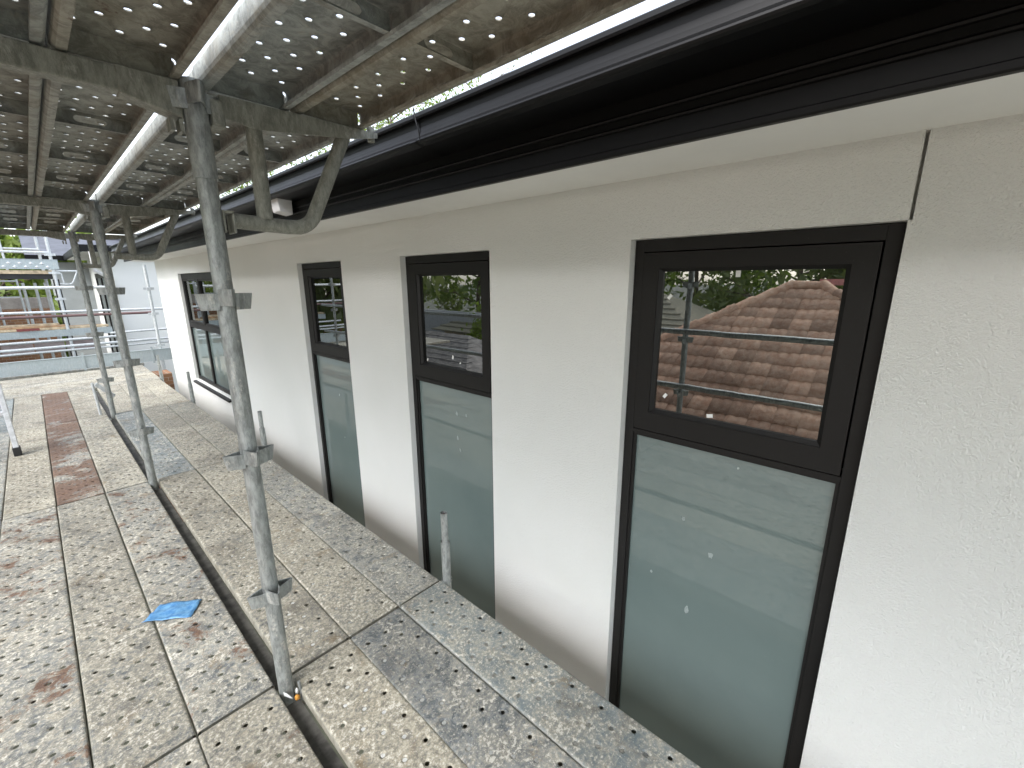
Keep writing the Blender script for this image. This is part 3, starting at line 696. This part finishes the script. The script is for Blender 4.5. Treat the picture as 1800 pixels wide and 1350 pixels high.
# timber bench on far scaffold
tag(MB().box((-2.4,11.95,.42),(1.02,12.0,.545)).build('scaffold_beam', M_TOE), 'blue-grey steel beam under the timber planks', 'beam')
for k, (x0, x1, y, z, th, mt, nm) in enumerate(((-2.4,.98,12.02,.55,.04,M_TIMBER_P,'long pale board forming the base of the timber stack'),(-2.2,.92,12.22,.553,.036,M_TIMBER,'brown board behind the pale base board'),
        (-1.9,.42,12.06,.592,.035,M_TIMBER,'orange board on top of the timber stack'),(-1.4,.30,12.25,.60,.05,M_TIMBER_P,'thick pale board at the back of the timber stack'))):
    tag(MB().box((x0,y,z),(x1,y+.17,z+th)).build('timber_board', mt, None, .004), nm, 'board', 'timber stack')
tag(MB().box((-.27,11.93,.556),(.02,11.948,.60)).build('red_tag', M_RED), 'red painted block on the front of the timber stack', 'block')
# concrete blocks and dark recess below the beam
for k in range(7):
    x = -2.2 + k*.42
    tag(MB().box((x,12.1,.12),(x+.40,12.25,.335)).build('concrete_block', simple('block_%d' % k, (.33+.04*random.random(), .30, .29), .9)), '%s grey-pink block from the left in the row under the beam' % ORD[k], 'block', 'blocks under the beam')
# upper far deck
t = thing('far_scaffold_deck', 'upper deck of the far scaffold with patterned steel toe board', 'scaffold', (0, 12, 1.6))
MB().box((-3.6,0,-.02),(.43,.9,.045)).build('deck_boards', M_TIMBER_P, t); MB().box((-3.6,.02,-.11),(.36,.86,-.022)).build('bearers', M_RUBBER, t)  # solid near-black slab: the deck underside's shade is put into its colour
tb = MB().box((-3.6,-.03,.065),(.47,-.022,.235)); tb.box((-3.6,-.036,.236),(.47,-.018,.243)); tb.build('toe_board', M_TOE, t)
dm = MB()
for k in range(58):
    x = -3.55+k*.068; z = .105 if k % 2 else .165
    dm.add([(x-.034,-.031,z),(x,-.031,z-.028),(x+.034,-.031,z),(x,-.031,z+.028),(x,-.040,z)], [(0,1,4),(1,2,4),(2,3,4),(3,0,4)])
tag(dm.build('pressed_pattern', M_TUBE_B, t), kind='stuff')
tubes('guard_rail', 'highest rail of the far scaffold', 'rail', [((-3.5,12.0,2.27),(.39,12.0,2.285))], M_TUBE_B, 'upper far rails', .02)
tubes('guard_rail', 'upper of two close rails above the patterned toe board', 'rail', [((-3.5,12.9,2.06),(.28,12.9,2.06))], M_TUBE_B, 'upper far rails', .02)
tubes('guard_rail', 'lower of two close rails above the patterned toe board', 'rail', [((-3.5,12.0,1.965),(.39,12.0,1.965))], M_TUBE_B, 'upper far rails', .022)
t = thing('hop_up_bracket', 'small bright bracket with bent arm on the far scaffold before the shade-painted wall', 'bracket', (.39, 12, 1.4), 0)
MB().tube([(.03,0,.235),(.36,0,.235)], .017, 10).build('top_angle', M_TUBE_B, t); MB().tube([(.05,0,.20),(.09,0,.185),(.095,0,0)], .012, 10).build('strut', M_TUBE_B, t)
MB().tube([(.04,0,0),(.16,0,-.012),(.205,0,.005),(.235,0,.05),(.31,0,.225)], .013, 10).build('bent_arm', M_TUBE_B, t)
def ladder(x, y, z0, z1, lean, label, wd=.34):
    t = thing('access_ladder', label, 'ladder', (x, y, z0), 0, 'far ladders')
    for s in (0, wd): MB().tube([(s,0,0),(s+lean,.1,z1-z0)], .018, 8).build('stile', M_TUBE_B, t)
    n = int((z1-z0)/.28)
    for k in range(n): q = (k+.5)/n; MB().tube([(lean*q,.1*q,(z1-z0)*q),(wd+lean*q,.1*q,(z1-z0)*q)], .013, 8).build('rung', M_TUBE_B, t)
ladder(-.53, 12.5, 1.62, 2.5, -.02, 'access ladder above the patterned toe board at the left edge')
ladder(-.45, 14.0, .3, 1.62, -.02, 'access ladder below the far upper deck')
for k, x in enumerate((-.05, .12, .27)):
    farpost(x, 13.6, -2.9, 1.42, ['left','middle','right'][k] + ' of three thin posts under the far upper deck')
# brick pier below the deck end and brick wall beyond
tag(MB().box((1.0,9.35,GZ),(1.44,9.8,-.12)).build('brick_pier', M_BRICK), 'brown brick pier below deck level at the house corner', 'pier')
tag(MB().box((-6,17,GZ),(.35,17.3,.78)).build('brick_wall', M_BRICK), 'low brick wall beyond the far scaffold', 'wall')
tag(MB().box((-5,16.2,.80),(.33,16.4,1.06)).build('concrete_lintel', simple('lintel', (.36,.33,.30), .9)), 'pale concrete band above the low brick wall', 'lintel')
t = thing('dark_post', 'dark wrapped column between the far scaffold and the shade-painted wall', 'column', (.50, 15.5, GZ))
MB().tube([(0,0,0),(0,0,4.4)], .06, 10).build('shaft', M_RUBBER, t)

# rear wing of the building
t = thing('rear_wing', 'rear wing with bright white wall, shade-painted wall, narrow window and dark tiled roof', 'house', (2, 13, GZ))
z0 = 0; ZS = 2.05-GZ
MB().add([(-.66,.2,z0),(6,.2,z0),(6,.2,ZS),(-.66,.2,ZS)], [(0,1,2,3)]).build('white_wall', M_RENDER, t)
MB().add([(-.66,.2,z0),(-.66,.2,ZS),(-.66,5.4,ZS),(-.66,5.4,z0)], [(0,1,2,3)]).build('side_wall', M_RENDER, t)
MB().add([(-1.42,5.4,z0),(-.66,5.4,z0),(-.66,5.4,ZS-.05),(-1.42,5.4,ZS-.05),(-1.42,9,z0),(-1.42,9,ZS-.05)], [(0,1,2,3),(4,0,3,5)]).build('shade_painted_wall', M_SHADEWALL, t)
wd = ring(MB(), 1.3, 3.6, 2.32, 4.55, .12, -.70, -.655).build('window', M_FRAME, t)
MB().box((-.685,1.42,2.44),(-.66,3.48,4.43)).build('pane', M_GLASS, wd); MB().box((-.70,2.35,2.44),(-.665,2.45,4.43)).build('mullion', M_FRAME, wd)
MB().box((-.655,1.3,2.32),(-.6,3.6,4.55)).build('dark_backing', M_INT_D, wd)
MB().box((-1.1,-.10,ZS+.0),(6,.21,ZS+.03)).build('soffit', M_SOFFIT, t); MB().box((-1.10,.215,ZS),(-.60,5.0,ZS+.03)).build('soffit', M_SOFFIT, t)
gm = MB(); gm.box((-1.16,-.16,ZS+.0),(6,-.10,ZS+.14)); gm.box((-1.16,-.098,ZS),(-1.10,5.0,ZS+.14)); gm.box((-1.9,5.0,ZS-.02),(-1.105,5.08,ZS+.12)); gm.build('gutter', M_GUTTER, t)
rm = MB()
rm.add([(-1.13,-.13,ZS+.13),(6,-.13,ZS+.13),(6,4,ZS+1.5),(1.7,2.8,ZS+1.1)], [(0,1,2,3)]); rm.add([(-1.13,-.13,ZS+.13),(1.7,2.8,ZS+1.1),(1.7,9,ZS+1.1),(-1.13,5.04,ZS+.13)], [(0,1,2,3)])
rm.add([(-1.9,5.04,ZS+.11),(-1.13,5.04,ZS+.11),(1.7,9,ZS+1.1),(-1.9,9,ZS+1.0)], [(0,1,2,3)]); rf = rm.build('roof', M_ROOF, t)
sl_ = MB()
for k in range(1, 6):
    q = k/6; sl_.box((-1.13+2.83*q, -.13+2.93*q, ZS+.14+.97*q), (6, -.10+2.93*q, ZS+.17+.97*q))
tag(sl_.build('tile_course', M_ROOF, rf), kind='stuff')
MB().tube([(-.98,-.19,ZS),(-.98,-.19,ZS-.38),(-.72,.14,ZS-.55),(-.72,.14,1.0)], .04, 10).build('downpipe', M_WHITE, t)

# ------------------------------------------------------------------ neighbour's terracotta roof (seen mirrored in the windows)
nb = thing('tiled_house', 'neighbouring house with terracotta hip roof, mirrored in the widest window', 'house', (-7, 1.5, GZ))
def N(o): o.matrix_parent_inverse = Matrix.Translation((-7, 1.5, GZ)).inverted(); return o
RX, EX, RZ = -6.98, -2.05, 1.29; TP = .577; EZ = RZ - TP*(EX-RX); ya, yb = 1.25, 1.75; hd = EX-RX
N(MB().box((RX-hd+.4, ya-hd+.45, GZ), (EX-.45, yb+hd-.45, EZ+.05)).build('wall', M_BRICK, nb))
A, B = (RX, ya, RZ-.03), (RX, yb, RZ-.03); E1, E2, E3, E4 = (EX, ya-hd, EZ-.03), (EX, yb+hd, EZ-.03), (RX-hd, yb+hd, EZ-.03), (RX-hd, ya-hd, EZ-.03)
nroof = N(MB().add([A, B, E1, E2, E3, E4], [(2,3,1,0),(3,4,1),(4,5,0,1),(5,2,0)]).build('roof', M_TILE, nb))
def tile_mesh():
    m = MB(); w_, l_ = .30, .345; n = 10; vs = []
    prof = []
    for k in range(n+1):
        u = k/n; prof.append((u*w_, .021*abs(math.sin(u*2*math.pi))**1.3 + .004))
    for s, dz in ((0, .022), (1, .0)):
        vs += [(s*-l_, y, z+dz*(1-s)*1.0) for y, z in prof]
    vs += [(0, y, -.004) for y, z in prof]
    fs = [(i, i+1, n+1+i+1, n+1+i) for i in range(n)] + [(2*(n+1)+i, 2*(n+1)+i+1, i+1, i) for i in range(n)]
    m.add(vs, fs, True); me = m.mesh('roof_tile'); me.materials.append(M_TILE); return me
TM = tile_mesh(); ang = math.atan(TP); cand = []
ncourse = int(hd/math.cos(ang)/.325)
for c_ in range(ncourse):
    s_ = hd/math.cos(ang) - .01 - c_*.325; dx = s_*math.cos(ang)
    lo, hi = ya-dx+.02, yb+dx-.26
    off = (c_ % 2)*.0
    k = math.ceil((lo-off)/.30)
    while k*.30+off < hi:
        cand.append((abs(k*.30+off-2.2), RX+dx, k*.30+off, RZ-TP*dx)); k += 1
cand.sort()
rest = MB()
for i, (q, x, y, z) in enumerate(cand):
    jz = random.uniform(-.004,.006); ry = ang + random.uniform(-.02,.02)
    if i < 295:
        o = bpy.data.objects.new('roof_tile', TM); C.objects.link(o); o.parent = nroof; o.matrix_parent_inverse = Matrix.Translation((-7, 1.5, GZ)).inverted() if False else Matrix.Identity(4)
        o.location = (x, y, z+jz); o.rotation_euler = (0, ry, random.uniform(-.012,.012))
    else:
        mt = Matrix.Translation((x, y, z)) @ Matrix.Rotation(ang, 4, 'Y')
        rest.add([mt @ v.co for v in TM.vertices], [tuple(p.vertices) for p in TM.polygons], True)
o = tag(rest.build('outer_tiles', M_TILE, nroof), kind='stuff')
def capline(a, b, name):
    a, b = Vector(a), Vector(b); n = int((b-a).length/.38); d = (b-a)/n
    for k in range(n):
        p = a+d*k; m = MB().tube([p+Vector((0,0,.035)), p+d*1.06+Vector((0,0,.05))], [.085,.098], 10, True); o = m.build(name, M_TILE, nroof)
capline(E2, B, 'hip_cap'); capline(E1, A, 'hip_cap'); capline(A, B, 'ridge_cap')
MB().box((RX-.25, .55, RZ+.02), (RX-.21, 1.35, RZ+.13)).build('pink_flashing', simple('pink_flashing', (.48,.22,.20), .6), nroof)
# further old roof behind it
o2 = thing('old_roof_house', 'further house with greenish old tile roof, mirrored behind the terracotta roof', 'house', (-11, 7, GZ))
def roof2(x0, x1, y0, y1, ze, zr, mat, parent, base, st=.045):
    bx, by, bz = base; xm = (x0+x1)/2; d = (x1-x0)/2
    v = [(x0,y0,ze),(x1,y0,ze),(x1,y1,ze),(x0,y1,ze),(xm,y0+d,zr),(xm,y1-d,zr)]
    v = [(a-bx,b-by,c-bz) for a, b, c in v]
    rf = MB().add(v, [(0,1,4),(1,2,5,4),(2,3,5),(3,0,4,5)]).build('roof', mat, parent)
    n = 12; cm = MB()
    for k in range(n):
        q = k/n; x = x1+(xm-x1)*q; z = ze+(zr-ze)*q; ya_, yb_ = y0+d*q, y1-d*q
        cm.add([(x-bx,ya_-by,z-bz+.002),(x-bx,yb_-by,z-bz+.002),(x-bx,yb_-by,z-bz+st),(x-bx,ya_-by,z-bz+st),(x-.22-bx,yb_-by,z-bz+st*1.6),(x-.22-bx,ya_-by,z-bz+st*1.6)], [(0,1,2,3),(3,2,4,5)])
    tag(cm.build('tile_course', mat, rf), kind='stuff')
    MB().box((x0+.4-bx,y0+.4-by,0),(x1-.4-bx,y1-.4-by,ze-bz+.02)).build('wall', M_CREAM, parent)
roof2(-15, -8.3, 3.2, 15, -.6, 1.05, M_TILE_G, o2, (-11,7,GZ))
o3 = thing('dark_roof_house', 'low house with dark roof, mirrored in the middle tall window', 'house', (-7, 13, GZ))
roof2(-7.6, -3.4, 7.4, 17, -1.3, -.15, simple('slate_roof', (.20,.19,.18), .8, var=.25, scale=6), o3, (-7,13,GZ), .018)
tag(MB().box((-9.2,8.5,GZ),(-9.0,24,.15)).build('boundary_wall', M_FENCE), 'pale grey boundary wall, mirrored in the middle tall window', 'wall')
tag(MB().box((-14,31,GZ),(0.6,36,2.2)).build('cream_house', M_CREAM), 'distant cream house wall behind the far scaffold and trees', 'house')

# ------------------------------------------------------------------ trees
def tree(x, y, h, cr, leafmat, label, seed, n=2600, leaf=.16, trunk=.16, low=.35, gap=.5, droop=0, name='tree', cz=None):
    rnd = random.Random(seed); t = thing(name, label, 'tree', (x, y, GZ))
    tm = MB(); pts = [(0,0,0)]; k = 5
    for i in range(1, k+1): pts.append((rnd.uniform(-.15,.15)*i*.5, rnd.uniform(-.15,.15)*i*.5, h*.80*i/k))
    tm.tube(pts, [trunk*(1-.75*i/k) for i in range(k+1)], 9)
    tips = []
    for b in range(16):
        z = h*(low + (.92-low)*b/16); a = rnd.uniform(0, 6.28); q = (z/h-low)/(1-low); L = cr*(.55+.55*math.sin(math.pi*min(1,max(.08,q*.85+.12))))*rnd.uniform(.6,1.05)
        i = min(k-1, int(z/(h*.80)*k)); fr = min(1, z/(h*.80)*k-i); p0 = Vector(pts[i]).lerp(Vector(pts[i+1]), fr)
        e = p0 + Vector((math.cos(a)*L, math.sin(a)*L, L*rnd.uniform(.1,.6) - droop*L)); mid = p0.lerp(e, .5) + Vector((0,0,L*.1))
        tm.tube([p0, mid, e], [trunk*.32, trunk*.2, trunk*.05], 6, False)
        tips += [mid, e, mid.lerp(e, .5)]
        for s in range(3):
            a2 = a + rnd.uniform(-1,1); e2 = mid + Vector((math.cos(a2)*L*.5, math.sin(a2)*L*.5, rnd.uniform(-.1,.4)*L - droop*L*.6)); tm.tube([mid, e2], [trunk*.12, trunk*.03], 5, False); tips += [e2, e2]
    tips.append(Vector((0,0,h*.95)))
    tm.build('trunk', M_BARK, t)
    vs = []; fs = []
    cl = []
    for p in tips:
        for s in range(2): cl.append((p + Vector((rnd.gauss(0,.18),rnd.gauss(0,.18),rnd.gauss(0,.15)))*cr*.55, rnd.uniform(.16,.32)*cr))
    per = max(4, n//len(cl))
    for c, rad in cl:
        if rnd.random() < gap*.3: continue
        for j in range(per):
            d = Vector((rnd.gauss(0,1), rnd.gauss(0,1), rnd.gauss(0,.7))); d *= rad*rnd.uniform(.3,1)/max(.3,d.length)
            p = c + d; p.z -= droop*rnd.random()*rad*2
            u = Vector((rnd.gauss(0,1), rnd.gauss(0,1), rnd.gauss(0,1))).normalized(); v = u.cross(Vector((rnd.gauss(0,1), rnd.gauss(0,1), rnd.gauss(0,1)))).normalized()
            l = leaf*rnd.uniform(.6,1.3); i0 = len(vs)
            if droop: u = (u*.4+Vector((0,0,-1))).normalized(); v = u.cross(v).normalized()
            vs += [p-u*l, p+v*l*.42, p+u*l, p-v*l*.42]; fs.append((i0,i0+1,i0+2,i0+3))
    m = MB(); m.add(vs, fs); tag(m.build('crown', leafmat, t), kind='stuff'); return t
tree(18, 27, 18.5, 5.0, M_LEAF_L, 'tall loose tree behind the house showing above the gutter', 1, 9000, .13, gap=1.6)
tree(20, 38, 21, 5.5, M_LEAF_G, 'grey-green tree behind the house over the far gutter', 2, 9000, .14, gap=1.2)
tree(15, 45, 19, 5.0, M_LEAF_L, 'light green tree over the far end of the gutter', 3, 9000, .16)
tree(23, 24.5, 21, 4.2, M_LEAF_G, 'thin-leaved tree behind the roof above the near gutter', 4, 5200, .12, gap=2.2)
tree(-.8, 24, 5.5, 2.9, M_LEAF_L, 'leafy light green tree behind the far scaffold', 5, 7000, .2, low=.25)
tree(-4.2, 26, 5.8, 3.0, M_LEAF_L, 'light green tree at the left behind the far scaffold', 6, 5200, .2, low=.25)
tree(1.6, 29, 5.6, 2.8, M_LEAF_D, 'dark tree over the rear wing roof', 7, 4600, .2, low=.25)
tree(-.5, 20.5, 3.9, 1.3, M_LEAF_L, 'small bush seen under the far upper deck', 8, 2400, .11, low=.3, trunk=.06)
# trees on the neighbour side, mirrored in the glass
DT = [(-17,3.2,8.6,3.6),(-18,7.5,9.5,3.9),(-15,12,9.8,3.8),(-20,-1,8.5,3.6),(-13,17,9.5,3.6),(-19,14,11,4),(-12,22,10,3.8),(-22,4,10,4.2)]
for i, (x, y, h, c_) in enumerate(DT):
    tree(x, y, h, c_, M_LEAF_D if i % 3 else M_LEAF_G, 'dark tree %s, mirrored in the window panes' % ['behind the terracotta roof','behind the old green roof','over the boundary wall','far right behind the terracotta ridge','past the dark roof','deep behind the boundary wall','furthest along the boundary','tallest behind the terracotta roof'][i], 20+i, 5200, .2, low=.12)
tree(-4.2, 13.6, 8.5, 2.6, M_LEAF_G, 'drooping tree with thick trunk, mirrored in the furthest tall window', 40, 4200, .22, trunk=.30, low=.4, droop=.55)
tree(-8.4, 11.2, 3.6, 1.1, M_LEAF_L, 'round green shrub before the boundary wall, left of two', 41, 1500, .11, low=.25, trunk=.05)
tree(-8.2, 9.4, 3.7, 1.1, M_LEAF_L, 'yellow-green shrub before the boundary wall, right of two', 42, 1500, .11, low=.25, trunk=.05)
